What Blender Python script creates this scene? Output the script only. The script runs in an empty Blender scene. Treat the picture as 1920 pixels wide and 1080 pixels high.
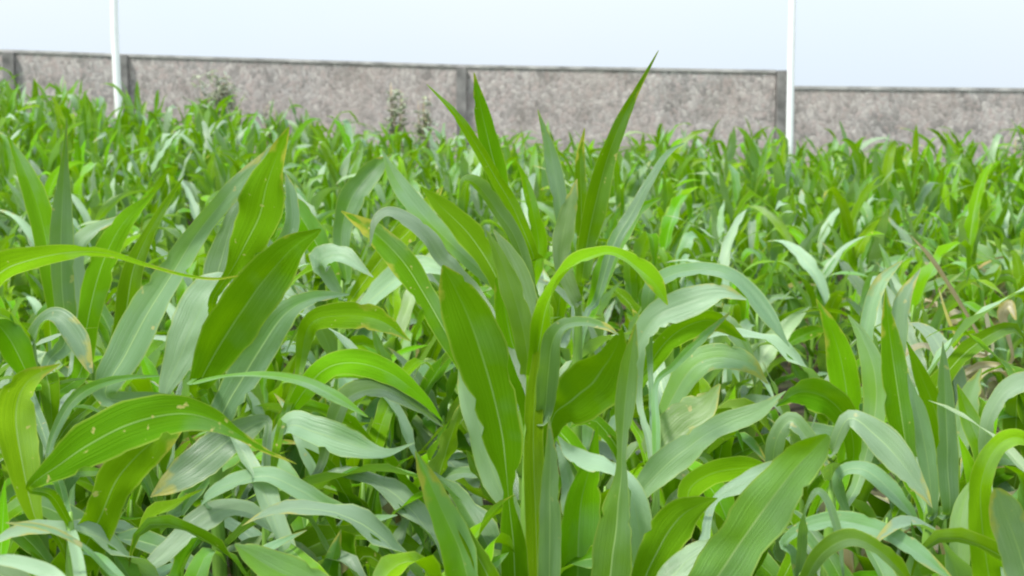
import bpy, math, random
from mathutils import Vector, noise
R = math.radians
random.seed(11)
sc = bpy.context.scene
COL = sc.collection

# ------------------------------------------------------------------ camera
H = 1.35; F = 2600.0; YH = 170.0
PITCH = math.atan((540 - YH) / F)
cam = bpy.data.cameras.new('camera'); camo = bpy.data.objects.new('camera', cam); COL.objects.link(camo)
cam.sensor_width = 36; cam.lens = F / 1920 * 36; cam.clip_start = .05; cam.clip_end = 3000
camo.location = (0, 0, H); camo.rotation_euler = (math.pi / 2 - PITCH, 0, 0)
cam.dof.use_dof = True; cam.dof.focus_distance = 2.5; cam.dof.aperture_fstop = 7.5
sc.camera = camo
FW = Vector((0, math.cos(PITCH), -math.sin(PITCH))); UP = Vector((0, math.sin(PITCH), math.cos(PITCH)))
CAM = Vector((0, 0, H))
def at(px, py, d):
    v = FW * F + Vector((1, 0, 0)) * (px - 960) + UP * (540 - py)
    return CAM + v * (d / v.y)
def sstep(a, b, x):
    t = min(1, max(0, (x - a) / (b - a))); return t * t * (3 - 2 * t)
def ground_z(x, y):
    rise = .52 * (min(6.5, max(0, -x - .3)) / 4.8) ** 1.1 * sstep(3.5, 12.5, y)
    return rise * (1 - sstep(15, 30, y)) - .5 * sstep(16, 40, y)

# ------------------------------------------------------------------ materials
def new_mat(name):
    m = bpy.data.materials.new(name); m.use_nodes = True
    nt = m.node_tree; nt.nodes.clear()
    return m, nt, nt.nodes, nt.links
def N(ns, t, **k):
    n = ns.new(t)
    for a, b in k.items(): setattr(n, a, b)
    return n
def math_n(ns, ln, op, a, b=None, clamp=False):
    n = N(ns, 'ShaderNodeMath', operation=op, use_clamp=clamp)
    for i, v in enumerate((a, b)):
        if v is None: continue
        if isinstance(v, (int, float)): n.inputs[i].default_value = v
        else: ln.new(v, n.inputs[i])
    return n.outputs[0]
def mixc(ns, ln, fac, a, b, mode='MIX'):
    n = N(ns, 'ShaderNodeMix', data_type='RGBA', blend_type=mode)
    for i, v in ((0, fac), (6, a), (7, b)):
        if isinstance(v, (int, float)): n.inputs[i].default_value = v
        elif isinstance(v, tuple): n.inputs[i].default_value = (*v, 1)
        else: ln.new(v, n.inputs[i])
    return n.outputs[2]
def ramp(ns, ln, src, stops):
    n = N(ns, 'ShaderNodeValToRGB')
    e = n.color_ramp.elements
    while len(e) > 1: e.remove(e[-1])
    e[0].position = stops[0][0]; e[0].color = (*stops[0][1], 1)
    for p, c in stops[1:]:
        q = e.new(p); q.color = (*c, 1)
    ln.new(src, n.inputs[0]); return n.outputs[0]
def g(v): return (v, v, v)

def leaf_material(name, green, blue, dry=0.0, trans=(.22, .52, .012)):
    m, nt, ns, ln = new_mat(name)
    uv = N(ns, 'ShaderNodeUVMap', uv_map='blade').outputs[0]
    sep = N(ns, 'ShaderNodeSeparateXYZ'); ln.new(uv, sep.inputs[0])
    u, v = sep.outputs[0], sep.outputs[1]           # u -1..1 across, v 0..1 along
    at_ = N(ns, 'ShaderNodeAttribute', attribute_name='tone'); sp = N(ns, 'ShaderNodeSeparateColor'); ln.new(at_.outputs[0], sp.inputs[0])
    tone, rnd = sp.outputs[0], sp.outputs[1]
    oi = N(ns, 'ShaderNodeObjectInfo').outputs['Random']
    rr = math_n(ns, ln, 'FRACT', math_n(ns, ln, 'ADD', oi, rnd))
    tc = N(ns, 'ShaderNodeTexCoord').outputs['Object']
    # large soft mottling
    no = N(ns, 'ShaderNodeTexNoise'); no.inputs['Scale'].default_value = 7; no.inputs['Detail'].default_value = 3; ln.new(tc, no.inputs[0])
    tn = math_n(ns, ln, 'ADD', tone, math_n(ns, ln, 'MULTIPLY', math_n(ns, ln, 'SUBTRACT', no.outputs[0], .5), 1.5))
    tn = math_n(ns, ln, 'ADD', tn, math_n(ns, ln, 'MULTIPLY', math_n(ns, ln, 'SIGN', u), .10))  # one blade half bluer: lit side of the fold put into colour
    tn = ramp(ns, ln, tn, [(.18, g(0)), (.45, g(.35)), (.85, g(1))])
    base = mixc(ns, ln, tn, green, blue)
    base = mixc(ns, ln, ramp(ns, ln, tone, [(.84, g(0)), (.97, g(.6))]), base, (.29, .41, .26))  # high tones paled: glints on arching tops painted into base colour
    hs = N(ns, 'ShaderNodeHueSaturation')
    ln.new(math_n(ns, ln, 'ADD', .478, math_n(ns, ln, 'MULTIPLY', rr, .034)), hs.inputs['Hue'])
    ln.new(math_n(ns, ln, 'ADD', .56, math_n(ns, ln, 'MULTIPLY', math_n(ns, ln, 'FRACT', math_n(ns, ln, 'MULTIPLY', rr, 7.3)), .8)), hs.inputs['Value'])
    ln.new(base, hs.inputs['Color']); base = mixc(ns, ln, sp.outputs[2], hs.outputs[0], mixc(ns, ln, 1.0, base, (.50, .62, .50), 'MULTIPLY'))  # darker green leaves; on low ones, canopy shade put into the colour
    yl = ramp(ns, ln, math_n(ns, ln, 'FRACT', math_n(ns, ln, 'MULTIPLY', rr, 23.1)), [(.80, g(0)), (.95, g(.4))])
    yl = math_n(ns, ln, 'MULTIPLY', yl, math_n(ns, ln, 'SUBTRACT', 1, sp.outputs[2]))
    base = mixc(ns, ln, yl, base, (.26, .36, .01))
    # parallel veins
    cmb = N(ns, 'ShaderNodeCombineXYZ'); ln.new(math_n(ns, ln, 'MULTIPLY', u, 26), cmb.inputs[0]); ln.new(math_n(ns, ln, 'MULTIPLY', v, 1.6), cmb.inputs[1]); ln.new(math_n(ns, ln, 'MULTIPLY', rr, 30), cmb.inputs[2])
    vn = N(ns, 'ShaderNodeTexNoise'); vn.inputs['Scale'].default_value = 1; vn.inputs['Detail'].default_value = 2; ln.new(cmb.outputs[0], vn.inputs[0])
    base = mixc(ns, ln, ramp(ns, ln, vn.outputs[0], [(.35, g(0)), (.7, g(.35))]), base, mixc(ns, ln, tn, (.13, .29, .01), (.26, .36, .22)))
    # pale midrib and thin pale margin
    au = math_n(ns, ln, 'ABSOLUTE', u)
    mid = ramp(ns, ln, au, [(0, g(.8)), (.02, g(.7)), (.055, g(0))])
    mid = math_n(ns, ln, 'MULTIPLY', mid, ramp(ns, ln, v, [(0, g(1)), (.6, g(.8)), (.9, g(.1))]))
    mid = math_n(ns, ln, 'MULTIPLY', mid, math_n(ns, ln, 'ADD', .25, math_n(ns, ln, 'FRACT', math_n(ns, ln, 'MULTIPLY', rr, 5.1))), clamp=True)
    base = mixc(ns, ln, mid, base, (.36, .50, .20))
    edge = ramp(ns, ln, au, [(.9, g(0)), (.98, g(.5))])
    base = mixc(ns, ln, edge, base, (.34, .42, .07))
    # yellow-brown drying along the tip and in spots
    n2 = N(ns, 'ShaderNodeTexNoise'); n2.inputs['Scale'].default_value = 30; n2.inputs['Detail'].default_value = 3; ln.new(tc, n2.inputs[0])
    sel = math_n(ns, ln, 'FRACT', math_n(ns, ln, 'MULTIPLY', rr, 13.7))
    tipf = math_n(ns, ln, 'ADD', math_n(ns, ln, 'MULTIPLY', v, .62), math_n(ns, ln, 'MULTIPLY', n2.outputs[0], .35))
    tipf = math_n(ns, ln, 'ADD', tipf, math_n(ns, ln, 'MULTIPLY', au, .12))
    tipf = math_n(ns, ln, 'ADD', tipf, math_n(ns, ln, 'MULTIPLY', sel, .16 + dry))
    base = mixc(ns, ln, ramp(ns, ln, tipf, [(.93, g(0)), (1.0, g(.85))]), base, (.36, .33, .05))
    base = mixc(ns, ln, ramp(ns, ln, tipf, [(1.0, g(0)), (1.06, g(.9))]), base, (.45, .30, .16))
    n3 = N(ns, 'ShaderNodeTexNoise'); n3.inputs['Scale'].default_value = 55; n3.inputs['Detail'].default_value = 2; ln.new(tc, n3.inputs[0])
    spot = math_n(ns, ln, 'MULTIPLY', ramp(ns, ln, n3.outputs[0], [(.69, g(0)), (.74, g(.7))]), ramp(ns, ln, sel, [(.5, g(0)), (.7, g(1))]))
    base = mixc(ns, ln, spot, base, (.50, .42, .16))
    bs = N(ns, 'ShaderNodeBsdfPrincipled'); ln.new(base, bs.inputs['Base Color'])
    ln.new(math_n(ns, ln, 'SUBTRACT', math_n(ns, ln, 'ADD', .46, math_n(ns, ln, 'MULTIPLY', vn.outputs[0], .28)), math_n(ns, ln, 'MULTIPLY', tn, .19)), bs.inputs['Roughness'])
    ln.new(math_n(ns, ln, 'ADD', .06, math_n(ns, ln, 'MULTIPLY', tn, .72)), bs.inputs['Specular IOR Level'])
    bu = N(ns, 'ShaderNodeBump'); bu.inputs['Strength'].default_value = .6; bu.inputs['Distance'].default_value = .003; ln.new(vn.outputs[0], bu.inputs['Height']); ln.new(bu.outputs[0], bs.inputs['Normal'])
    tr = N(ns, 'ShaderNodeBsdfTranslucent')
    tcol = mixc(ns, ln, .75, base, trans)
    ln.new(tcol, tr.inputs[0])
    mx = N(ns, 'ShaderNodeMixShader'); mx.inputs[0].default_value = .27
    ln.new(bs.outputs[0], mx.inputs[1]); ln.new(tr.outputs[0], mx.inputs[2])
    out = N(ns, 'ShaderNodeOutputMaterial'); ln.new(mx.outputs[0], out.inputs[0])
    return m
M_LEAF = leaf_material('maize_leaf', (.092, .252, .0006), (.125, .250, .112), trans=(.29, .58, .0006))  # bluish end: waxy bloom, with sky sheen put into the colour
M_DRY = leaf_material('dry_leaf', (.36, .28, .12), (.46, .39, .26), dry=.1, trans=(.40, .32, .14))
M_WEED = leaf_material('weed_leaf', (.36, .38, .29), (.42, .42, .36), trans=(.5, .52, .4))

def simple(name, col, rough=.6, scale=20, amt=.3, bump=.2, spec=.4, stretch=(1, 1, 1)):
    m, nt, ns, ln = new_mat(name)
    tc = N(ns, 'ShaderNodeTexCoord').outputs['Object']
    mp = N(ns, 'ShaderNodeMapping'); mp.inputs['Scale'].default_value = stretch; ln.new(tc, mp.inputs[0])
    no = N(ns, 'ShaderNodeTexNoise'); no.inputs['Scale'].default_value = scale; no.inputs['Detail'].default_value = 5; ln.new(mp.outputs[0], no.inputs[0])
    a = tuple(c * (1 - amt) for c in col); b = tuple(min(1, c * (1 + amt)) for c in col)
    base = ramp(ns, ln, no.outputs[0], [(.3, a), (.7, b)])
    bs = N(ns, 'ShaderNodeBsdfPrincipled'); ln.new(base, bs.inputs['Base Color']); bs.inputs['Roughness'].default_value = rough
    bs.inputs['Specular IOR Level'].default_value = spec
    bu = N(ns, 'ShaderNodeBump'); bu.inputs['Strength'].default_value = bump; bu.inputs['Distance'].default_value = .01; ln.new(no.outputs[0], bu.inputs['Height']); ln.new(bu.outputs[0], bs.inputs['Normal'])
    out = N(ns, 'ShaderNodeOutputMaterial'); ln.new(bs.outputs[0], out.inputs[0])
    return m
M_STEM = simple('maize_stem', (.17, .32, .05), .5, 14, .3, stretch=(4, 4, .6))
M_DSTEM = simple('dry_stem', (.38, .30, .17), .8, 30, .35)
M_POLE = simple('white_paint', (.86, .86, .86), .45, 6, .03, .05)
M_POST = simple('post_concrete', (.19, .18, .17), .85, 9, .4)
M_COPE = simple('coping_concrete', (.36, .345, .33), .85, 7, .4)

def wall_material():
    m, nt, ns, ln = new_mat('rubble_wall')
    tc = N(ns, 'ShaderNodeTexCoord').outputs['Object']
    mp = N(ns, 'ShaderNodeMapping'); mp.inputs['Scale'].default_value = (1, 1, .72); ln.new(tc, mp.inputs[0])
    wn = N(ns, 'ShaderNodeTexNoise'); wn.inputs['Scale'].default_value = 7; wn.inputs['Detail'].default_value = 3; ln.new(mp.outputs[0], wn.inputs[0])
    add = N(ns, 'ShaderNodeMixRGB', blend_type='LINEAR_LIGHT'); add.inputs[0].default_value = .06; ln.new(mp.outputs[0], add.inputs[1]); ln.new(wn.outputs['Color'], add.inputs[2])
    vo = N(ns, 'ShaderNodeTexVoronoi'); vo.inputs['Scale'].default_value = 30; ln.new(add.outputs[0], vo.inputs[0])
    s = N(ns, 'ShaderNodeSeparateColor'); ln.new(vo.outputs['Color'], s.inputs[0])
    base = ramp(ns, ln, s.outputs[0], [(0, (.23, .21, .20)), (.25, (.32, .30, .285)), (.5, (.40, .335, .315)), (.75, (.39, .36, .345)), (1, (.50, .46, .43))])
    n1 = N(ns, 'ShaderNodeTexNoise'); n1.inputs['Scale'].default_value = 1.6; n1.inputs['Detail'].default_value = 4; ln.new(tc, n1.inputs[0])
    base = mixc(ns, ln, ramp(ns, ln, n1.outputs[0], [(.35, g(0)), (.7, g(.55))]), base, (.40, .335, .30))
    n2 = N(ns, 'ShaderNodeTexNoise'); n2.inputs['Scale'].default_value = 34; n2.inputs['Detail'].default_value = 5; n2.inputs['Roughness'].default_value = .7; ln.new(tc, n2.inputs[0])
    base = mixc(ns, ln, .75, base, ramp(ns, ln, n2.outputs[0], [(.3, g(.72)), (.7, g(1.25))]), 'MULTIPLY')
    ve = N(ns, 'ShaderNodeTexVoronoi', feature='DISTANCE_TO_EDGE'); ve.inputs['Scale'].default_value = 30; ln.new(add.outputs[0], ve.inputs[0])
    mort = ramp(ns, ln, ve.outputs[0], [(0, g(.3)), (.1, g(0))])
    base = mixc(ns, ln, mort, base, (.33, .31, .30))
    n4 = N(ns, 'ShaderNodeTexNoise'); n4.inputs['Scale'].default_value = 4.5; n4.inputs['Detail'].default_value = 5; ln.new(tc, n4.inputs[0])
    base = mixc(ns, ln, 1.0, base, ramp(ns, ln, n4.outputs[0], [(.34, (.80, .80, .79)), (.5, g(1.02))]), 'MULTIPLY')
    bs = N(ns, 'ShaderNodeBsdfPrincipled'); ln.new(base, bs.inputs['Base Color']); bs.inputs['Roughness'].default_value = .9; bs.inputs['Specular IOR Level'].default_value = .2
    bu = N(ns, 'ShaderNodeBump'); bu.inputs['Strength'].default_value = .3; bu.inputs['Distance'].default_value = .008
    ln.new(math_n(ns, ln, 'ADD', ramp(ns, ln, ve.outputs[0], [(0, g(0)), (.2, g(1))]), n2.outputs[0]), bu.inputs['Height']); ln.new(bu.outputs[0], bs.inputs['Normal'])
    out = N(ns, 'ShaderNodeOutputMaterial'); ln.new(bs.outputs[0], out.inputs[0])
    return m
M_WALL = wall_material()

def soil_material():
    m, nt, ns, ln = new_mat('soil')
    tc = N(ns, 'ShaderNodeTexCoord').outputs['Object']
    no = N(ns, 'ShaderNodeTexNoise'); no.inputs['Scale'].default_value = 18; no.inputs['Detail'].default_value = 8; ln.new(tc, no.inputs[0])
    n2 = N(ns, 'ShaderNodeTexNoise'); n2.inputs['Scale'].default_value = 2.2; n2.inputs['Detail'].default_value = 3; ln.new(tc, n2.inputs[0])
    base = ramp(ns, ln, no.outputs[0], [(.3, (.035, .026, .017)), (.6, (.09, .066, .045)), (.8, (.16, .125, .085))])
    base = mixc(ns, ln, ramp(ns, ln, n2.outputs[0], [(.45, g(0)), (.6, g(.7))]), base, (.06, .10, .02))
    bs = N(ns, 'ShaderNodeBsdfPrincipled'); ln.new(base, bs.inputs['Base Color']); bs.inputs['Roughness'].default_value = .95
    bu = N(ns, 'ShaderNodeBump'); bu.inputs['Distance'].default_value = .03; ln.new(no.outputs[0], bu.inputs['Height']); ln.new(bu.outputs[0], bs.inputs['Normal'])
    out = N(ns, 'ShaderNodeOutputMaterial'); ln.new(bs.outputs[0], out.inputs[0])
    return m
M_SOIL = soil_material()

# ------------------------------------------------------------------ mesh helpers
class MB:
    def __init__(s): s.v = []; s.f = []; s.uv = []; s.tone = []
    def build(s, name, mat, parent=None, origin=(0, 0, 0), smooth=True):
        me = bpy.data.meshes.new(name); o = Vector(origin)
        me.from_pydata([tuple(Vector(p) - o) for p in s.v], [], s.f); me.update()
        if s.uv:
            l = me.uv_layers.new(name='blade')
            fl = [0.0] * (2 * len(me.loops))
            for i, lp in enumerate(me.loops):
                fl[2 * i], fl[2 * i + 1] = s.uv[lp.vertex_index]
            l.data.foreach_set('uv', fl)
            a = me.color_attributes.new('tone', 'FLOAT_COLOR', 'POINT')
            fl = []
            for t in s.tone: fl += [t[0], t[1], t[2] if len(t) > 2 else 0, 1]
            a.data.foreach_set('color', fl)
        if smooth: me.polygons.foreach_set('use_smooth', [True] * len(me.polygons))
        me.materials.append(mat)
        ob = bpy.data.objects.new(name, me); COL.objects.link(ob)
        if parent: ob.parent = parent
        else: ob.location = origin
        return ob
    def tube(s, pts, rad, n=8, tone=(0, 0)):
        b = len(s.v); P = [Vector(p) for p in pts]
        for i, p in enumerate(P):
            t = (P[min(i + 1, len(P) - 1)] - P[max(i - 1, 0)]).normalized()
            a = t.cross(Vector((0, 1, .01))).normalized(); c = t.cross(a)
            for k in range(n):
                th = 2 * math.pi * k / n
                s.v.append(tuple(p + (a * math.cos(th) + c * math.sin(th)) * rad[i])); s.uv.append((.5, .3)); s.tone.append(tone)
        for i in range(len(P) - 1):
            for k in range(n):
                s.f.append((b + i * n + k, b + i * n + (k + 1) % n, b + (i + 1) * n + (k + 1) % n, b + (i + 1) * n + k))
        s.f.append(tuple(b + (len(P) - 1) * n + k for k in range(n))); s.f.append(tuple(b + k for k in reversed(range(n))))
    def box(s, x0, x1, y0, y1, z0, z1):
        b = len(s.v)
        for z in (z0, z1):
            for x, y in ((x0, y0), (x1, y0), (x1, y1), (x0, y1)): s.v.append((x, y, z))
        for f in ((0, 3, 2, 1), (4, 5, 6, 7), (0, 1, 5, 4), (1, 2, 6, 5), (2, 3, 7, 6), (3, 0, 4, 7)): s.f.append(tuple(b + i for i in f))

def crom(a, b, c, d, t):
    return (b * 2 + (c - a) * t + (a * 2 - b * 5 + c * 4 - d) * t * t + (b * 3 - a - c * 3 + d) * t ** 3) * .5

def blade(mb, mids, widths, normals, tone, rnd, ncross=6, fold=.16, wave=.05, ph=0, freq=5, tones=None, dark=0):
    """mids: list of Vectors, widths in metres, normals: one per station"""
    b = len(mb.v); n = len(mids); fold = fold * (.5 + 1.1 * rnd)
    L = 0; cum = [0]
    for i in range(1, n): L += (mids[i] - mids[i - 1]).length; cum.append(L)
    for i in range(n):
        t = (mids[min(i + 1, n - 1)] - mids[max(i - 1, 0)]).normalized()
        nn = normals[i] - t * normals[i].dot(t)
        if nn.length < 1e-4: nn = t.orthogonal()
        nn.normalize(); a = t.cross(nn).normalized()
        v = cum[i] / L; sd_ = rnd * 91 + ph
        w = widths[i] / 2 * (1 + .16 * noise.noise(Vector((v * 7, sd_, 0))))
        tw_ = .75 * noise.noise(Vector((v * 3.2, sd_, 9)))
        nn, a = (nn * math.cos(tw_) + a * math.sin(tw_)), (a * math.cos(tw_) - nn * math.sin(tw_))
        for k in range(ncross + 1):
            u = -1 + 2 * k / ncross
            e_ = 1 + (.10 * noise.noise(Vector((v * 22, sd_, u * 3))) if abs(u) > .9 else 0)
            if abs(u) > .9 and noise.noise(Vector((v * 31, sd_ * 3, u * 5))) > .42: e_ *= .80
            lift = fold * (1 + 1.3 * noise.noise(Vector((v * 3.1, sd_, 17)))) * (abs(u) ** 1.3) * w * 2 * (1 - .55 * v)
            lift += .16 * w * noise.noise(Vector((v * 9, u * 1.3 + sd_, 4)))
            lift += wave * w * 2 * (abs(u) ** 2) * math.sin(freq * 2 * math.pi * v + ph + (1.9 if u > 0 else 0)) 
            shrink = 1 - .06 * fold
            mb.v.append(tuple(mids[i] + a * (u * w * shrink * e_) + nn * lift)); mb.uv.append((u, v)); mb.tone.append((tones[i] if tones else tone, rnd, dark))
    m = ncross + 1
    for i in range(n - 1):
        for k in range(ncross):
            mb.f.append((b + i * m + k, b + i * m + k + 1, b + (i + 1) * m + k + 1, b + (i + 1) * m + k))

def tag(o, label=None, cat=None, group=None, kind=None):
    if label: o['label'] = label
    if cat: o['category'] = cat
    if group: o['group'] = group
    if kind: o['kind'] = kind
    return o
def empty(name, loc):
    o = bpy.data.objects.new(name, None); COL.objects.link(o); o.location = loc; o.empty_display_size = .1; return o

# ------------------------------------------------------------------ maize: free leaf
def wprof(v):
    if v < .3: return .42 + .58 * math.sin(v / .3 * math.pi / 2)
    return max(.0, 1 - ((v - .3) / .7) ** 2.1)
def free_leaf(mb, start, az, e0, e1, L, W, rng, nseg=14, ncross=4, tone=None, bendpow=1.6, dark=0):
    p = Vector(start); mids = [p.copy()]; nrm = []; ws = []
    daz = rng.uniform(-.5, .5); tw = rng.uniform(-1.0, 1.0); tw0 = rng.uniform(-.35, .35)
    kink = rng.uniform(.3, .75) if rng.random() < .3 else 9; kd = rng.uniform(.6, 1.5)
    for i in range(nseg + 1):
        v = i / nseg
        e = e0 + (e1 - e0) * v ** bendpow - (kd * min(1, (v - kink) / .12) if v > kink else 0); a = az + daz * v
        t = Vector((math.cos(a) * math.cos(e), math.sin(a) * math.cos(e), math.sin(e)))
        n = Vector((-math.cos(a) * math.sin(e), -math.sin(a) * math.sin(e), math.cos(e)))
        s = t.cross(n); th = tw0 + tw * v
        nrm.append(n * math.cos(th) + s * math.sin(th)); ws.append(W * wprof(v) + .0006)
        if i < nseg:
            p = p + t * (L / nseg); mids.append(p.copy())
    blade(mb, mids, ws, nrm, ((rng.random() ** 1.5 * .95) if rng.random() < .86 else 1.0) if tone is None else tone, rng.random(), ncross, fold=rng.uniform(.1, .28), wave=rng.uniform(.04, .18), ph=rng.uniform(0, 6), freq=rng.uniform(2, 5), dark=dark)

def plant_spec(rng, height, nleaf, upright=0.0, short=1.0):
    """yield leaf parameters for a young maize plant of this height"""
    az = rng.uniform(0, 6.28); out = []
    st = height * .62
    for i in range(nleaf):
        q = i / (nleaf - 1)
        z = st * (.12 + .88 * q ** .85)
        az += math.pi + rng.uniform(-.45, .45)
        top = q > .68
        e0 = R(rng.uniform(62, 84)) if top else R(rng.uniform(48, 70))
        if rng.random() < (.58 if top else .22) + upright: e1 = e0 - R(rng.uniform(0, 40))
        else: e1 = R(rng.uniform(-75, 5))
        up_ = e1 > R(12)
        L = height * short * (.64 if up_ and top else 1) * rng.uniform(.46, .64) * (1 - .25 * (1 - q)) ; W = rng.uniform(.066, .108) * (.6 + .4 * math.sin(math.pi * min(1, q + .25)))
        out.append((z, az, e0, e1, L, W))
    return st, out

def generic_plant(seed, height, nleaf, dry=0.0):
    rng = random.Random(seed)
    st, lv = plant_spec(rng, height, nleaf, upright=.08, short=.93)
    lean = (rng.uniform(-.03, .03), rng.uniform(-.03, .03))
    root = empty('maize_plant', (0, 0, 0))
    ax = lambda z: Vector((lean[0] * z / st, lean[1] * z / st, z))
    mb = MB(); zz = [-.05, .1, st * .3, st * .31, st * .6, st * .61, st, st * 1.12]; rr = [.014, .0125, .011, .012, .0095, .0105, .008, .003]
    mb.tube([ax(z) for z in zz], rr, 7); mb.build('stem', M_STEM, root)
    for (z, az, e0, e1, L, W) in lv:
        m = MB(); free_leaf(m, ax(z), az, e0, e1, L, W, rng, 16, 6, dark=1 - sstep(.3, .75, z / st)); m.build('leaf', M_LEAF if ((z > st * .5 or rng.random() < .55) and (rng.random() >= dry or z > st * .72)) else M_DRY, root)  # lower, older leaves coloured darker, with shade between plants painted in
    return root

# ------------------------------------------------------------------ maize: posed leaves of the foreground plants
def posed_leaf(mb, stem, pts, d0, d1, tone, rng, k=.55, s=0.0, seg=6, wave=.075, fold=.17, widths_scale=.84, attach=True, dark=0):
    """pts: (px, py, width px) stations seen in the photo; d0..d1: distance in front of the viewpoint at foot and tip"""
    n = len(pts); P = []; W = []; A = []; tone = min(1, max(0, tone + rng.uniform(-.12, .12)))
    cl = [0]
    for i in range(1, n): cl.append(cl[-1] + math.hypot(pts[i][0] - pts[i - 1][0], pts[i][1] - pts[i - 1][1]))
    for i, q in enumerate(pts):
        d = d0 + (d1 - d0) * (cl[i] / cl[-1]); P.append(at(q[0], q[1], d)); W.append(q[2] * d / F * widths_scale); A.append(1.0)
    if stem and attach:
        z = max(.08, min(P[0].z - .07, stem[2]))
        S = Vector((stem[0], stem[1], z))
        if (S - P[0]).length > .05:
            mid = S.lerp(P[0], .45) + Vector((0, 0, .02))
            P = [S, mid] + P; W = [.012, max(.016, W[0] * .6)] + W
    Q = [P[0] * 2 - P[1]] + P + [P[-1] * 2 - P[-2]]; WW = [W[0]] + W + [0]
    mids = []; ws = []
    for i in range(1, len(Q) - 2):
        for j in range(seg):
            t = j / seg
            mids.append(crom(Q[i - 1], Q[i], Q[i + 1], Q[i + 2], t)); ws.append(max(.0008, crom(WW[i - 1], WW[i], WW[i + 1], WW[i + 2] if i + 2 < len(WW) else 0, t)))
    mids.append(Q[-2]); ws.append(max(.0008, W[-1] * .5))
    nr = []
    for i, p in enumerate(mids):
        t = (mids[min(i + 1, len(mids) - 1)] - mids[max(i - 1, 0)]).normalized()
        c = (CAM - p).normalized()
        nn = c + Vector((0, 0, 1)) * k + Vector((1, 0, 0)) * s
        nn = nn - t * nn.dot(t)
        if nn.length < .05: nn = c
        nn.normalize(); a = t.cross(nn)
        tp = t - c * t.dot(c)
        ap = a - c * a.dot(c)
        vis = max(.5, ap.length); ws[i] = ws[i] / vis
        nr.append(nn)
    blade(mb, mids, ws, nr, tone, rng.random(), 8, fold, wave, rng.uniform(0, 6), rng.uniform(2, 4), dark=dark)

HEROES = []
def hero(label, px, d, top, leaves, low=5, seed=0, name='maize_plant', lmat=None, smat=None, cat='maize plant'):
    """px, d: where the stem stands; top: image row its stem reaches; leaves: see posed_leaf"""
    rng = random.Random(seed + 77)
    tp = at(px, top, d); gx, gy = tp.x, tp.y; gz = ground_z(gx, gy)
    root = empty(name, (gx, gy, gz)); tag(root, label, cat, 'maize plants growing in the field')
    org = (gx, gy, gz); HEROES.append((gx, gy))
    sm = MB(); h = tp.z - gz
    sm.tube([(gx + math.sin(z * 7) * .003, gy, gz + z * h) for z in (-.05, .1, .3, .31, .5, .51, .7, .71, .9, 1)], [.017, .016, .0145, .0155, .013, .014, .0115, .0125, .009, .003], 8)
    sm.build('stem', smat or M_STEM, root, org)
    for lf in leaves:
        pts, d0, d1, tone = lf[:4]; kw = lf[4] if len(lf) > 4 else {}
        m = MB(); posed_leaf(m, (gx, gy, tp.z - .02), pts, d0, d1, tone, rng, **kw); m.build('leaf', lmat or M_LEAF, root, org)
    az = rng.uniform(0, 6)
    low = int(low * 1.7)
    for i in range(low):
        az += math.pi + rng.uniform(-.5, .5)
        m = MB(); z = gz + h * (.15 + .5 * i / max(1, low))
        free_leaf(m, (gx, gy, z), az, R(rng.uniform(35, 60)), R(rng.uniform(-70, 10)), rng.uniform(.35, .55), rng.uniform(.05, .08), rng, 14, 6, dark=.8 - .5 * i / low)  # darkest at the foot: canopy shade painted into these lower leaves
        m.build('leaf', lmat or M_LEAF, root, org)
    return root

hero('tall maize plant at the centre whose broad blunt leaf stands before the pale stem', 992, 2.3, 720, [
    ([(1008, 1110, 50), (1004, 960, 50), (1000, 840, 46), (1003, 740, 38), (1010, 650, 26), (1006, 560, 3)], 2.25, 2.3, .02, dict(k=.1, fold=.3)),
    ([(968, 1110, 62), (962, 1010, 62), (953, 925, 34), (947, 850, 88), (925, 740, 108), (888, 620, 120), (855, 545, 88), (830, 497, 10)], 2.2, 2.15, .1, dict(k=.1, s=-.25, fold=.1, dark=.6)),
    ([(1003, 700, 40), (1012, 640, 42), (1030, 560, 50), (1065, 506, 52), (1110, 480, 34), (1150, 474, 30), (1195, 500, 44), (1230, 535, 38), (1252, 572, 6)], 2.3, 2.2, .25, dict(k=1.2)),
    ([(1020, 780, 36), (1028, 700, 48), (1036, 640, 40), (1058, 610, 26), (1095, 604, 22), (1135, 614, 16), (1160, 628, 4)], 2.28, 2.15, .75, dict(k=.9)),
    ([(1022, 840, 20), (1040, 775, 66), (1080, 745, 120), (1122, 705, 118), (1152, 655, 62), (1166, 618, 8)], 2.32, 2.3, .0, dict(k=-.3, s=.5, dark=.6)),
    ([(993, 720, 36), (985, 640, 52), (965, 560, 50), (940, 490, 34), (912, 432, 5)], 2.35, 2.3, .35, dict(k=.1)),
    ([(1003, 700, 34), (992, 600, 54), (975, 530, 54), (950, 470, 34), (925, 430, 5)], 2.4, 2.45, .85, dict(k=.2)),
    ([(1000, 820, 44), (985, 700, 70), (960, 640, 60), (945, 570, 40), (930, 520, 8)], 2.42, 2.4, .0, dict(k=.0)),
    ([(990, 1010, 20), (930, 900, 60), (900, 800, 64), (880, 730, 56), (862, 680, 10)], 2.45, 2.5, .8, dict(k=.3)),
    ([(890, 720, 22), (845, 640, 44), (800, 560, 56), (755, 490, 62), (700, 435, 46), (640, 396, 6)], 2.55, 2.75, .15, dict(k=.2)),
    ([(900, 560, 24), (850, 505, 34), (827, 483, 38), (805, 448, 48), (770, 416, 40), (728, 398, 24), (702, 418, 16), (694, 462, 3)], 2.6, 2.5, .95, dict(k=1.1)),
], low=3, seed=1)
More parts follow.
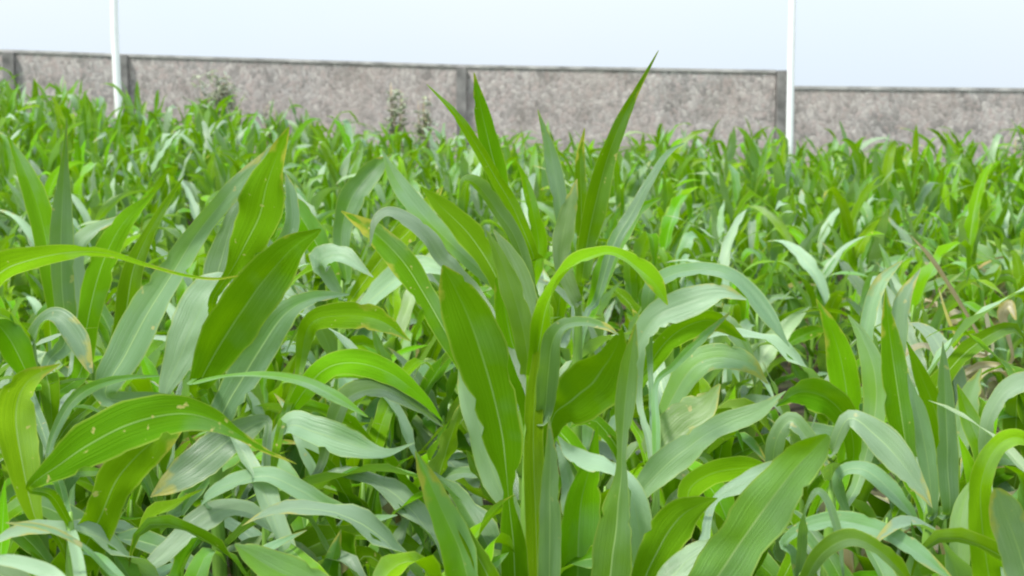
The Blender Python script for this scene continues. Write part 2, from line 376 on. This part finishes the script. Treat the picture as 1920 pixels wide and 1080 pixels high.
hero('maize plant with tall narrow bluish leaves rising at the bottom centre edge', 1040, 2.0, 1060, [
    ([(1030, 1110, 58), (1031, 1000, 52), (1031, 920, 42), (1032, 850, 26), (1029, 778, 3)], 1.95, 1.9, .85, dict(k=.1, s=.1, fold=.2)),
    ([(1135, 1110, 84), (1150, 1030, 92), (1158, 960, 70), (1165, 895, 34), (1166, 845, 22), (1172, 760, 44), (1181, 680, 40), (1192, 608, 5)], 2.0, 1.95, .55, dict(k=.1, s=-.2)),
    ([(1210, 1100, 58), (1200, 1000, 66), (1180, 920, 74), (1142, 880, 84), (1100, 868, 66), (1066, 850, 42), (1046, 818, 6)], 2.15, 2.1, .95, dict(k=.8)),
    ([(1080, 1110, 110), (1085, 1010, 104), (1092, 930, 80), (1110, 860, 40), (1120, 800, 6)], 2.25, 2.3, .05, dict(k=0)),
    ([(900, 1130, 88), (862, 1030, 84), (828, 955, 66), (800, 892, 40), (779, 845, 5)], 1.9, 1.85, .5, dict(k=.1, s=-.3, fold=.25)),
    ([(940, 1120, 50), (905, 1060, 46), (872, 1000, 30), (850, 945, 4)], 1.88, 1.88, .1, dict(k=.1)),
], low=2, seed=2)
hero('maize plant with bright upright leaf tips crossing before the grey wall post', 985, 3.0, 470, [
    ([(992, 520, 30), (968, 440, 46), (945, 370, 50), (925, 300, 50), (908, 230, 36), (897, 180, 20), (889, 136, 3)], 2.95, 2.9, .0, dict(k=.1, s=-.2, dark=.6)),
    ([(1000, 480, 26), (965, 395, 32), (930, 335, 30), (895, 275, 24), (855, 215, 16), (800, 158, 3)], 2.85, 2.8, .05, dict(k=.3)),
    ([(1000, 560, 24), (970, 455, 34), (935, 400, 36), (900, 352, 38), (872, 338, 20), (862, 370, 4)], 2.75, 2.65, .4, dict(k=.8)),
    ([(985, 560, 26), (1010, 470, 36), (1000, 400, 30), (985, 340, 16), (968, 300, 3)], 3.1, 3.1, .2),
    ([(970, 600, 26), (920, 500, 54), (880, 440, 60), (830, 390, 40), (790, 350, 5)], 3.1, 3.2, .2, dict(k=.5)),
    ([(960, 560, 24), (860, 470, 40), (790, 400, 46), (745, 340, 34), (716, 282, 4)], 3.2, 3.3, .8, dict(k=.4)),
], low=4, seed=3)
hero('maize plant whose long pointed leaf reaches above the wall top', 1085, 2.95, 520, [
    ([(1092, 520, 26), (1102, 450, 46), (1118, 375, 52), (1138, 300, 44), (1160, 240, 31), (1186, 184, 17), (1213, 134, 8), (1235, 94, 2)], 2.85, 2.75, .3, dict(k=.1, s=.3)),
    ([(1080, 560, 26), (1052, 490, 44), (1060, 420, 44), (1072, 375, 28), (1082, 335, 4)], 2.9, 2.9, .9, dict(k=.3)),
    ([(1075, 560, 20), (1060, 470, 24), (1048, 370, 36), (1036, 310, 38), (1026, 262, 24), (1008, 205, 3)], 3.6, 3.7, .75, dict(k=.1)),
    ([(1120, 560, 20), (1150, 460, 30), (1182, 405, 28), (1212, 350, 22), (1240, 302, 18), (1262, 280, 14), (1284, 268, 4)], 3.1, 3.2, .85, dict(k=.5)),
    ([(1110, 580, 26), (1135, 500, 44), (1165, 440, 40), (1195, 395, 26), (1240, 370, 4)], 3.2, 3.25, .4, dict(k=.6)),
    ([(1090, 470, 22), (1090, 380, 26), (1088, 300, 20), (1096, 240, 3)], 3.2, 3.2, .1),
], low=4, seed=4)
hero('maize plant with a broad dark green leaf folded at its tip, left of centre', 400, 2.45, 640, [
    ([(400, 560, 20), (432, 510, 30), (462, 455, 84), (487, 400, 108), (500, 345, 90), (520, 292, 48), (542, 238, 6)], 2.4, 2.35, .0, dict(k=-.2, s=-.3, fold=.08, dark=.6)),
    ([(200, 745, 46), (235, 665, 90), (282, 580, 88), (325, 510, 62), (368, 440, 46), (420, 375, 44), (470, 325, 36), (525, 262, 6)], 2.35, 2.4, .75, dict(k=.3, s=-.2)),
    ([(310, 745, 24), (335, 675, 70), (366, 600, 96), (396, 548, 92), (425, 515, 30)], 2.45, 2.5, 1.0, dict(k=.9)),
    ([(370, 730, 36), (402, 665, 92), (448, 592, 128), (500, 520, 112), (550, 464, 60), (602, 430, 10)], 2.3, 2.2, .1, dict(k=0, s=.1, fold=.08, dark=.6)),
    ([(400, 810, 42), (440, 735, 76), (488, 655, 72), (530, 592, 58), (585, 560, 30), (655, 552, 5)], 2.35, 2.35, .85, dict(k=.9)),
    ([(355, 720, 10), (420, 706, 15), (500, 704, 16), (570, 716, 20), (630, 744, 22), (690, 782, 4)], 2.2, 2.2, .55, dict(k=1.5)),
    ([(420, 640, 24), (405, 540, 60), (420, 470, 60), (440, 400, 30), (450, 370, 5)], 2.6, 2.65, .85, dict(k=.5)),
    ([(430, 620, 24), (470, 540, 40), (540, 440, 36), (545, 370, 28), (535, 325, 5)], 2.7, 2.8, .9, dict(k=.5)),
], low=4, seed=5)
hero('maize plant with a big arching leaf tipped reddish brown, lower left', 130, 2.05, 960, [
    ([(55, 915, 18), (110, 872, 66), (170, 832, 104), (240, 797, 112), (300, 780, 98), (352, 776, 78), (400, 788, 52), (442, 812, 28), (492, 842, 14), (556, 870, 3)], 1.95, 1.8, .0, dict(k=.1, fold=.08, dark=.6)),
    ([(140, 1070, 104), (185, 975, 84), (222, 895, 90), (278, 835, 92), (345, 785, 30)], 2.1, 2.1, .25, dict(k=.1)),
    ([(250, 1110, 20), (208, 1078, 16), (162, 1030, 17), (112, 1000, 18), (66, 986, 14), (10, 980, 3)], 1.7, 1.65, .7, dict(k=1.4)),
    ([(150, 1110, 34), (90, 1075, 40), (30, 1056, 34), (-30, 1052, 26), (-80, 1075, 4)], 1.6, 1.6, .9, dict(k=1.2)),
    ([(70, 980, 30), (42, 870, 80), (30, 770, 94), (55, 712, 50), (113, 682, 5)], 2.05, 2.1, .2, dict(k=.2)),
    ([(40, 700, 36), (60, 640, 36), (85, 600, 36), (112, 598, 46), (145, 640, 52), (172, 700, 12)], 2.5, 2.4, .95, dict(k=1.0)),
    ([(90, 860, 14), (112, 790, 20), (150, 740, 22), (215, 712, 16), (300, 705, 4)], 2.2, 2.3, .7, dict(k=1.0)),
], low=4, seed=6)
hero('maize plant at the left edge with a thin yellow-edged leaf arching to the right', 60, 2.5, 620, [
    ([(-60, 580, 60), (0, 512, 72), (60, 487, 52), (140, 472, 32), (205, 476, 18), (272, 496, 9), (340, 515, 7), (400, 523, 6), (447, 517, 2)], 2.1, 2.0, .0, dict(k=.3)),
    ([(122, 640, 46), (118, 560, 56), (114, 470, 52), (117, 380, 40), (121, 300, 16), (125, 222, 3)], 2.7, 2.7, .55, dict(k=.1, s=.3)),
    ([(110, 640, 30), (95, 500, 52), (75, 400, 54), (48, 325, 40), (15, 255, 5)], 2.9, 3.1, .05, dict(k=.1)),
    ([(150, 700, 40), (165, 600, 56), (190, 500, 60), (230, 420, 44), (290, 360, 5)], 2.7, 2.8, .05, dict(k=.2)),
    ([(140, 700, 30), (150, 560, 40), (140, 490, 44), (160, 440, 34), (240, 400, 4)], 3.0, 3.1, .9, dict(k=.8)),
    ([(190, 740, 34), (230, 640, 54), (240, 560, 54), (255, 490, 40), (300, 400, 22), (345, 330, 3)], 2.85, 2.95, .1, dict(k=.2)),
    ([(60, 720, 40), (20, 640, 70), (-20, 600, 60), (-60, 620, 10)], 2.4, 2.3, .1, dict(k=.5)),
], low=4, seed=7)
hero('maize plant with drooping grey-green leaves and a pink-edged one, bottom left of centre', 500, 2.3, 900, [
    ([(500, 790, 20), (440, 818, 60), (375, 868, 74), (322, 905, 48), (282, 932, 4)], 2.35, 2.3, .95, dict(k=1.0)),
    ([(380, 945, 20), (430, 908, 42), (500, 893, 44), (560, 918, 40), (622, 952, 32), (690, 972, 22), (745, 966, 3)], 2.2, 2.15, .95, dict(k=1.0)),
    ([(520, 1000, 20), (470, 962, 46), (420, 955, 46), (360, 990, 50), (300, 1045, 40), (262, 1075, 5)], 2.25, 2.15, .95, dict(k=1.0)),
    ([(640, 1140, 60), (590, 1105, 84), (520, 1070, 86), (470, 1040, 54), (440, 1020, 8)], 1.8, 1.75, .4, dict(k=.4)),
    ([(470, 1045, 20), (510, 1025, 24), (575, 994, 3)], 2.1, 2.1, .9, dict(k=1.0)),
    ([(500, 860, 20), (540, 800, 60), (590, 810, 60), (650, 830, 50), (720, 850, 20), (778, 830, 3)], 2.5, 2.45, .9, dict(k=1.2)),
    ([(540, 780, 20), (600, 700, 60), (660, 680, 64), (730, 700, 58), (790, 745, 30), (830, 790, 3)], 2.6, 2.5, .05, dict(k=.3)),
    ([(560, 700, 20), (580, 610, 44), (640, 592, 60), (710, 600, 50), (770, 640, 4)], 2.75, 2.7, .2, dict(k=.3)),
    ([(600, 880, 20), (640, 760, 46), (700, 730, 50), (760, 750, 44), (830, 800, 5)], 2.55, 2.5, .7, dict(k=.9)),
], low=4, seed=8)
hero('maize plant with a broad blunt leaf slanting up and a brown blemish, bottom right', 1300, 1.9, 1110, [
    ([(1325, 1110, 118), (1385, 1022, 122), (1440, 945, 116), (1490, 880, 100), (1526, 842, 74), (1552, 815, 22)], 1.85, 1.75, .35, dict(k=.1, s=.2, fold=.1)),
    ([(1205, 1110, 60), (1235, 1030, 92), (1270, 975, 84), (1305, 950, 50), (1345, 934, 5)], 2.0, 2.05, .1, dict(k=.2)),
    ([(1230, 1130, 30), (1270, 1070, 60), (1320, 1030, 50), (1370, 1015, 6)], 1.9, 1.95, .9, dict(k=.8)),
    ([(1330, 1010, 20), (1290, 930, 56), (1330, 890, 56), (1400, 878, 46), (1460, 880, 8)], 2.2, 2.3, .1, dict(k=.2)),
    ([(1340, 940, 16), (1400, 905, 44), (1460, 880, 40), (1510, 850, 5)], 2.1, 2.2, .95, dict(k=1.0)),
], low=2, seed=9)
hero('maize plant with a dusky blue-green leaf pointing right, right of the central plant', 1230, 2.4, 900, [
    ([(1185, 945, 30), (1230, 890, 62), (1290, 840, 66), (1350, 800, 56), (1420, 772, 40), (1474, 733, 4)], 2.35, 2.3, .9, dict(k=.5)),
    ([(1290, 900, 20), (1230, 850, 66), (1270, 790, 70), (1320, 760, 60), (1350, 720, 8)], 2.55, 2.6, .9, dict(k=.7)),
    ([(1230, 720, 12), (1265, 685, 20), (1310, 640, 22), (1370, 585, 4)], 2.6, 2.6, .7, dict(k=.2)),
    ([(1200, 760, 16), (1195, 660, 40), (1225, 600, 56), (1290, 568, 54), (1350, 552, 40), (1400, 562, 5)], 2.6, 2.6, .95, dict(k=1.0)),
    ([(1220, 700, 12), (1215, 560, 30), (1245, 522, 34), (1305, 506, 34), (1362, 514, 36), (1405, 548, 38), (1442, 595, 34), (1480, 650, 3)], 2.8, 2.6, .95, dict(k=1.0)),
    ([(1235, 800, 20), (1290, 700, 70), (1340, 670, 60), (1400, 680, 40), (1440, 720, 4)], 2.7, 2.65, .8, dict(k=.7)),
    ([(1180, 760, 20), (1250, 640, 50), (1330, 600, 54), (1400, 640, 4)], 2.85, 2.9, .0, dict(k=.0)),
], low=4, seed=10)
hero('maize plant with a yellow-green leaf and a bluish one curving down, centre right', 1560, 2.35, 880, [
    ([(1560, 850, 20), (1592, 785, 40), (1648, 822, 76), (1694, 872, 68), (1728, 920, 34), (1748, 952, 3)], 2.2, 2.1, .95, dict(k=.6)),
    ([(1600, 860, 30), (1592, 795, 56), (1552, 748, 72), (1500, 736, 56), (1455, 762, 5)], 2.35, 2.3, .0, dict(k=-.2)),
    ([(1580, 900, 30), (1590, 780, 56), (1580, 690, 70), (1560, 620, 40), (1530, 560, 4)], 2.5, 2.55, .15, dict(k=.1)),
    ([(1610, 900, 30), (1640, 780, 52), (1640, 700, 56), (1615, 630, 30), (1590, 590, 4)], 2.6, 2.7, .8, dict(k=.4)),
    ([(1600, 1000, 20), (1570, 900, 30), (1620, 880, 40), (1690, 940, 40), (1730, 1000, 4)], 2.3, 2.2, .8, dict(k=.9)),
    ([(1480, 990, 20), (1450, 860, 40), (1480, 790, 40), (1520, 830, 34), (1570, 900, 4)], 2.5, 2.4, .8, dict(k=.9)),
], low=4, seed=11)
hero('maize plant with pale ribbon-like leaves sweeping down to the lower right', 1500, 1.95, 1060, [
    ([(1470, 1020, 20), (1510, 988, 30), (1565, 976, 36), (1625, 986, 38), (1685, 1012, 38), (1742, 1052, 30), (1800, 1100, 5)], 1.95, 1.85, .95, dict(k=1.0)),
    ([(1510, 960, 8), (1530, 922, 16), (1550, 937, 18), (1570, 992, 18), (1582, 1085, 6)], 1.9, 1.85, .7, dict(k=.6)),
    ([(1500, 1110, 30), (1540, 1040, 40), (1600, 1010, 40), (1670, 1050, 40), (1720, 1110, 10)], 1.85, 1.8, .3, dict(k=.8)),
    ([(1460, 1110, 30), (1490, 1040, 40), (1500, 990, 30), (1470, 950, 4)], 2.0, 2.05, .0),
], low=3, seed=12)
hero('maize plant in the lower right corner with a whitish broad leaf', 1900, 1.9, 1020, [
    ([(1935, 1120, 88), (1912, 1040, 90), (1888, 970, 74), (1868, 916, 26)], 1.75, 1.7, 1.0, dict(k=.8)),
    ([(1858, 1100, 70), (1842, 990, 62), (1840, 905, 52), (1866, 842, 46), (1905, 820, 38), (1950, 840, 10)], 2.0, 1.95, .1, dict(k=.4)),
    ([(1800, 1110, 50), (1800, 1000, 56), (1810, 940, 40), (1830, 890, 5)], 2.15, 2.2, .8, dict(k=.3)),
    ([(1850, 900, 20), (1850, 800, 36), (1880, 740, 44), (1925, 715, 40), (1970, 730, 8)], 2.3, 2.3, .9, dict(k=.9)),
    ([(1850, 950, 30), (1840, 850, 50), (1815, 780, 44), (1795, 720, 5)], 2.4, 2.5, .15),
], low=3, seed=13)
hero('maize plant with a cluster of upright leaf blades near the right edge', 1745, 2.4, 900, [
    ([(1780, 960, 36), (1777, 880, 48), (1775, 800, 44), (1771, 720, 32), (1768, 640, 3)], 2.3, 2.3, .75, dict(k=.1, s=.2)),
    ([(1748, 960, 26), (1740, 870, 40), (1722, 780, 40), (1702, 700, 4)], 2.35, 2.35, .8, dict(k=.2)),
    ([(1710, 900, 40), (1692, 790, 66), (1677, 690, 62), (1666, 610, 34), (1660, 540, 3)], 2.55, 2.6, .1, dict(k=.1)),
    ([(1650, 800, 20), (1626, 660, 30), (1632, 590, 34), (1652, 530, 30), (1692, 488, 5)], 2.8, 2.9, .85, dict(k=.5)),
    ([(1690, 760, 20), (1686, 640, 36), (1694, 560, 36), (1726, 504, 4)], 2.85, 2.9, .9, dict(k=.4)),
    ([(1760, 900, 30), (1800, 820, 50), (1820, 740, 46), (1840, 690, 5)], 2.6, 2.6, .9, dict(k=.5)),
    ([(1750, 930, 26), (1760, 800, 44), (1725, 700, 30), (1700, 640, 4)], 2.7, 2.7, .1),
], low=4, seed=14)
hero('maize plant with long leaves lifted on both sides behind the dark folded leaf', 640, 3.3, 520, [
    ([(650, 520, 24), (640, 440, 40), (660, 370, 56), (700, 320, 44), (735, 290, 6)], 3.3, 3.4, .6, dict(k=.5)),
    ([(640, 560, 24), (600, 470, 50), (560, 400, 50), (530, 360, 6)], 3.3, 3.3, .15),
    ([(660, 560, 24), (720, 480, 46), (770, 430, 50), (800, 390, 40), (830, 350, 5)], 3.3, 3.4, .1, dict(k=.3)),
    ([(640, 560, 24), (600, 500, 44), (640, 480, 44), (700, 520, 4)], 3.2, 3.1, .9, dict(k=1.0)),
    ([(340, 340, 4), (330, 300, 20)][::-1] + [(372, 262, 3)], 4.2, 4.2, .1, dict(attach=False)) if False else
    ([(660, 600, 20), (720, 540, 50), (790, 500, 44), (860, 520, 4)], 3.1, 3.0, .9, dict(k=1.0)),
], low=4, seed=15)
hero('withered maize plant with thin brown bent stalks in the gap of the crop', 1790, 3.6, 640, [
    ([(1850, 660, 7), (1800, 570, 9), (1750, 490, 11), (1706, 440, 2)], 3.5, 3.5, .3, dict(k=.2)),
    ([(1895, 680, 8), (1890, 630, 12), (1880, 590, 26), (1893, 572, 22), (1905, 600, 8)], 3.5, 3.4, .8, dict(k=.5)),
    ([(1780, 690, 8), (1740, 650, 14), (1700, 660, 18), (1675, 690, 4)], 3.5, 3.4, .8, dict(k=1.0)),
    ([(1860, 660, 6), (1852, 610, 12), (1846, 565, 3)], 3.5, 3.5, .9),
    ([(1800, 650, 5), (1775, 590, 7), (1760, 540, 2)], 3.6, 3.7, .2),
], low=3, seed=16, name='withered_maize_plant', lmat=M_DRY, smat=M_DSTEM, cat='maize plant')

# ------------------------------------------------------------------ the rest of the field
protos = []
for i in range(16):
    protos.append(generic_plant(100 + i, random.Random(i).uniform(.82, 1.0), 8 + i % 4))
for i in range(4): protos.append(generic_plant(300 + i, .85 + .03 * i, 9, .35))
def kids(o): return [c for c in COL.objects if c.parent == o]
proto_kids = [kids(p) for p in protos]
def copy_plant(i, loc, rz, s):
    p = protos[i]; r = p.copy(); COL.objects.link(r); r.location = loc; r.rotation_euler = (0, 0, rz); r.scale = (s, s, s)
    for k in proto_kids[i]:
        c = k.copy(); COL.objects.link(c); c.parent = r
    return r
def wall_y(x):      # the wall line, a little farther on the left
    return 12.9 - x * .22 if x < 0 else 12.9 - x * .12

rng = random.Random(5)
cand = []
step = .22
y = 1.7; row = 0
while y < 15.0:
    half = .37 * y + (.35 if y < 9 else 3.0)
    x = -half - rng.uniform(0, step)
    while x < half:
        px, py = x + rng.uniform(-.11, .11), y + rng.uniform(-.11, .11)
        x += step
        if py > wall_y(px) - .55: continue
        cand.append((py, px))
    step = .205 if y < 3.6 else .275
    y += step
cand.sort()
n_ind = 0; far = []; LIM = 300 - len(HEROES)
for (yy, xx) in cand:
    inview = abs(xx) < .37 * yy + .25
    if yy < 4.2 and any((xx - hx) ** 2 + (yy - hy) ** 2 < .016 for hx, hy in HEROES): continue
    if (xx - 1.2) ** 2 + (yy - 3.75) ** 2 < .26: continue
    if not inview and yy < 4: continue
    if yy < 4.0:    # keeps the nearest rows lower than the tall plants among them
        hmax = .89 + .07 * sstep(1.8, 4.2, yy)
    else: hmax = .94 + .27 * sstep(5, 10.5, yy)
    s = hmax * rng.uniform(.86, 1.08)
    if n_ind < LIM and inview:
        i = rng.randrange(16) if not (xx > .24 * yy and 2.8 < yy < 7 and rng.random() < .45) else 16 + rng.randrange(4)
        c = copy_plant(i, (xx, yy, ground_z(xx, yy) - .01), rng.uniform(0, 6.28), s)
        if yy < 3.2: lab = 'short green maize plant filling in low between the tall foreground plants'
        elif yy < 5.2: lab = 'leafy maize plant of the dense crop just behind the foreground plants'
        else: lab = 'small distant maize plant in the even crop between foreground and wall'
        tag(c, lab, 'maize plant', 'maize plants growing in the field'); n_ind += 1
    else:
        far.append((xx, yy, s))
for p, ks in zip(protos, proto_kids):
    for k in ks: bpy.data.objects.remove(k)
    bpy.data.objects.remove(p)

mb = MB()
for (xx, yy, s) in far:
    r2 = random.Random(int(xx * 977) * 7919 + int(yy * 991))
    st, lv = plant_spec(r2, s * r2.uniform(.98, 1.03), 9, upright=.22, short=.72)
    o = Vector((xx, yy, ground_z(xx, yy)))
    for (z, az, e0, e1, L, W) in lv:
        free_leaf(mb, o + Vector((0, 0, z)), az, e0, e1, L, W * 1.06, r2, 8, 2, dark=1 - sstep(.2, .7, z / st))  # low leaves darkened in colour to stand in for crop shade
tag(mb.build('maize_crop', M_LEAF), 'far mass of green maize crop running up to the wall', 'crop', kind='stuff')

# dry litter between the plants
mb = MB(); r3 = random.Random(9)
for i in range(900):
    yy = r3.uniform(1.6, 12); xx = r3.uniform(-.4, .4) * yy
    if i < 130: xx = 1.2 + r3.uniform(-.5, .5); yy = 3.7 + r3.uniform(-.6, .5)
    free_leaf(mb, (xx, yy, ground_z(xx, yy) + .015 + r3.random() * .03), r3.uniform(0, 6.28), R(r3.uniform(0, 30)), R(r3.uniform(-35, 0)), r3.uniform(.12, .4), r3.uniform(.015, .035), r3, 6, 2, .5)
tag(mb.build('leaf_litter', M_DRY), 'dry straw-coloured leaf litter lying on the soil', 'leaf litter', kind='stuff')

# ------------------------------------------------------------------ ground
mb = MB()
xs = [-600, -300, -120, -60, -30, -18] + [-12 + i * .4 for i in range(61)] + [18, 30, 60, 120, 300, 600]
ys = [-200, -60, -20, -6] + [-2 + i * .4 for i in range(60)] + [26, 32, 45, 70, 120, 250, 500, 1000]
for yv in ys:
    for xv in xs:
        fine = -12 <= xv <= 12 and -2 <= yv <= 22
        mb.v.append((xv, yv, ground_z(xv, yv) + (.03 * noise.noise(Vector((xv * 1.7, yv * 1.7, 0))) if fine else 0)))
nx = len(xs)
for j in range(len(ys) - 1):
    for i in range(nx - 1): mb.f.append((j * nx + i, j * nx + i + 1, (j + 1) * nx + i + 1, (j + 1) * nx + i))
tag(mb.build('ground', M_SOIL), kind='structure')

# ------------------------------------------------------------------ walls
def wall_d(px):     # distance of the wall along the image width
    return 14.2 - (px + 400) / 2700 * 1.9
def slab(mb, a, b, za, zb, ga, gb, t0, t1):
    """upright panel between ground points a and b; t0,t1: depth offsets of its two faces; tops za, zb"""
    d = Vector((b[0] - a[0], b[1] - a[1], 0)).normalized(); n = Vector((-d.y, d.x, 0))
    n = n if n.y > 0 else -n
    base = len(mb.v); seg = max(1, int((Vector(b) - Vector(a)).length / .35))
    for i in range(seg + 1):
        t = i / seg; p = Vector((a[0] + (b[0] - a[0]) * t, a[1] + (b[1] - a[1]) * t, 0))
        zt = za + (zb - za) * t; zg = ga + (gb - ga) * t
        for off, z in ((t0, zg), (t0, zt), (t1, zt), (t1, zg)):
            q = p + n * off; mb.v.append((q.x, q.y, z))
    for i in range(seg):
        k = base + i * 4
        for q in range(4): mb.f.append((k + q, k + (q + 1) % 4, k + 4 + (q + 1) % 4, k + 4 + q))
    mb.f.append((base, base + 1, base + 2, base + 3)); k = base + seg * 4; mb.f.append((k + 3, k + 2, k + 1, k))
def make_wall(name, label, stations, end_post=True):
    """stations: (px, py of the top) at each post"""
    P = [at(px, py, wall_d(px)) for px, py, *_ in stations]
    org = (P[0].x, P[0].y, ground_z(P[0].x, P[0].y))
    root = empty(name, org); tag(root, label, 'wall')
    for i in range(len(P) - 1):
        a, b = P[i], P[i + 1]; m = MB()
        slab(m, (a.x, a.y), (b.x, b.y), a.z - .028, b.z - .028, -.4, -.4, 0, .16); m.build('panel', M_WALL, root, org, smooth=False)
        m = MB(); slab(m, (a.x, a.y), (b.x, b.y), a.z, b.z, a.z - .027, b.z - .027, -.012, .172)
        m.build('coping', M_COPE, root, org, smooth=False)
    for i, p in enumerate(P):
        if stations[i][2] == 0: continue
        w = stations[i][2]; m = MB()
        m.box(p.x - w / 2, p.x + w / 2, p.y - .07, p.y + .2, -.4, p.z - .03 + stations[i][3]); m.build('post', M_POST, root, org, smooth=False)
    return root
make_wall('boundary_wall', 'long grey rubble boundary wall with darker concrete posts behind the field',
          [(-420, 83, .11, 0), (18, 93, .11, .0), (232, 101, .09, .02), (865, 121, .09, .0), (1455, 131, .0, 0)])
# the end post of the tall wall
r = bpy.data.objects['boundary_wall']
p = at(1466, 131, wall_d(1466)); m = MB(); m.box(p.x - .045, p.x + .04, p.y - .08, p.y + .22, -.4, p.z - .005); m.build('post', M_POST, r, tuple(r.location), smooth=False)
make_wall('low_boundary_wall', 'lower grey rubble wall continuing right of the step beside the white pole',
          [(1476, 161, 0, 0), (1500, 161, 0, 0), (2120, 167, .1, 0), (2700, 172, .1, 0)])

# ------------------------------------------------------------------ white poles
def pole(label, pts, d, w, extra):
    P = [at(x, y, d) for x, y in pts]
    top = P[0] + (P[0] - P[1]).normalized() * extra
    gz = ground_z(P[-1].x, P[-1].y)
    P = [top] + P; P.append(Vector((P[-1].x + .01, P[-1].y, gz - .1)))
    org = (P[-1].x, P[-1].y, gz); root = empty('white_pole', org)
    m = MB(); m.tube(P, [w * d / F / 2] * len(P), 14); m.build('shaft', M_POLE, root, org)
    m = MB(); t = P[0]; rr = w * d / F / 2
    m.tube([t + Vector((0, 0, -.015)), t + Vector((0, 0, .02)), t + Vector((0, 0, .03))], [rr * 1.15, rr * 1.15, rr * .4], 14); m.build('cap', M_POLE, root, org)
    tag(root, label, 'pole')
pole('white pole standing before the tall wall at the far left, slightly bent near its foot', [(214, 0), (215, 60), (217, 100), (219, 150), (222, 190)], 12.6, 14, 1.9)
pole('straight white pole standing where the wall steps down, at the right', [(1486, 0), (1483, 130), (1480.5, 262)], 11.8, 13.5, 1.8)

# ------------------------------------------------------------------ weeds against the wall
def shrub(label, px, py, d, wpx, hpx, n, tone, seed, leafw=.036):
    r4 = random.Random(seed); top = at(px, py, d); g0 = ground_z(top.x, d)
    h = top.z - g0; w = wpx * d / F
    org = (top.x, d, g0); root = empty('shrub', org); tag(root, label, 'shrub', 'weedy shrubs along the wall')
    m = MB(); tips = []
    for i in range(22):
        a = r4.uniform(0, 6.28); sp = w * .5 * r4.random() ** .6; hh = h * r4.uniform(.6, 1)
        pts = [Vector(org), Vector((org[0] + math.cos(a) * sp * .4, org[1] + math.sin(a) * sp * .3, g0 + hh * .5)), Vector((org[0] + math.cos(a) * sp, org[1] + math.sin(a) * sp * .6, g0 + hh))]
        m.tube(pts, [.007, .004, .002], 5); tips.append(pts)
    m.build('stems', M_DSTEM, root, org)
    m = MB()
    for i in range(n):
        q = r4.choice(tips); t = r4.uniform(.45, 1); p = q[0].lerp(q[1], t * 2) if t < .5 else q[1].lerp(q[2], t * 2 - 1)
        p = p + Vector([r4.gauss(0, w * .11) for _ in range(3)])
        free_leaf(m, p, r4.uniform(0, 6.28), R(r4.uniform(-10, 60)), R(r4.uniform(-50, 20)), r4.uniform(.05, .11), leafw, r4, 4, 2, min(1, max(0, tone + r4.uniform(-.3, .3))))
    m.build('foliage', M_WEED, root, org)
shrub('greyish green shrub against the tall wall, right of the left pole', 402, 124, 13.0, 72, 62, 1100, .6, 1)
shrub('narrow dark shrub left of the middle wall post', 742, 150, 12.7, 32, 52, 330, .4, 2)
shrub('low brownish shrub just left of the middle wall post', 795, 176, 12.6, 28, 36, 220, .8, 3)
shrub('small green weed poking above the crop between the pole and the middle post', 505, 190, 12.2, 30, 30, 160, .0, 4)
shrub('dark green weed before the low wall at the right edge', 1912, 240, 11.6, 34, 30, 160, .2, 5)

# ------------------------------------------------------------------ light
SE, SA = R(60), R(-125)       # high soft sun, behind the viewpoint and to the left
sd = bpy.data.lights.new('sun', 'SUN'); so = bpy.data.objects.new('sun', sd); COL.objects.link(so)
sd.energy = 5.0; sd.angle = R(9); sd.color = (1, .96, .9)
dirv = Vector((math.cos(SE) * math.sin(SA), math.cos(SE) * math.cos(SA), math.sin(SE)))
so.rotation_euler = dirv.to_track_quat('Z', 'Y').to_euler()
w = bpy.data.worlds.new('World'); sc.world = w; w.use_nodes = True
nt = w.node_tree; ns = nt.nodes; ln = nt.links; ns.clear()
sky = N(ns, 'ShaderNodeTexSky', sky_type='NISHITA'); sky.sun_disc = False; sky.sun_elevation = SE; sky.sun_rotation = SA
sky.air_density = 1.2; sky.dust_density = 4
tc = N(ns, 'ShaderNodeTexCoord').outputs['Generated']
no = N(ns, 'ShaderNodeTexNoise'); no.inputs['Scale'].default_value = 2.5; no.inputs['Detail'].default_value = 4; ln.new(tc, no.inputs[0])
cl = ramp(ns, ln, no.outputs[0], [(.35, (.745, .855, .955)), (.6, (.785, .865, .95))])
cl10 = N(ns, 'ShaderNodeVectorMath', operation='SCALE'); ln.new(cl, cl10.inputs[0])
sz = N(ns, 'ShaderNodeSeparateXYZ'); ln.new(tc, sz.inputs[0])
lum = math_n(ns, ln, 'ADD', 11.2, math_n(ns, ln, 'MULTIPLY', math_n(ns, ln, 'MAXIMUM', sz.outputs[2], 0.0), 16.0))
ln.new(lum, cl10.inputs['Scale'])
mx = mixc(ns, ln, .93, sky.outputs[0], cl10.outputs[0])
bg = N(ns, 'ShaderNodeBackground'); bg.inputs[1].default_value = .1; ln.new(mx, bg.inputs[0])
out = N(ns, 'ShaderNodeOutputWorld'); ln.new(bg.outputs[0], out.inputs[0])
sc.cycles.pixel_filter_type = 'BLACKMAN_HARRIS'; sc.cycles.filter_width = 2.1
sc.view_settings.view_transform = 'Standard'; sc.view_settings.look = 'None'; sc.view_settings.exposure = 0
print('individual plants', n_ind + len(HEROES), 'far', len(far))
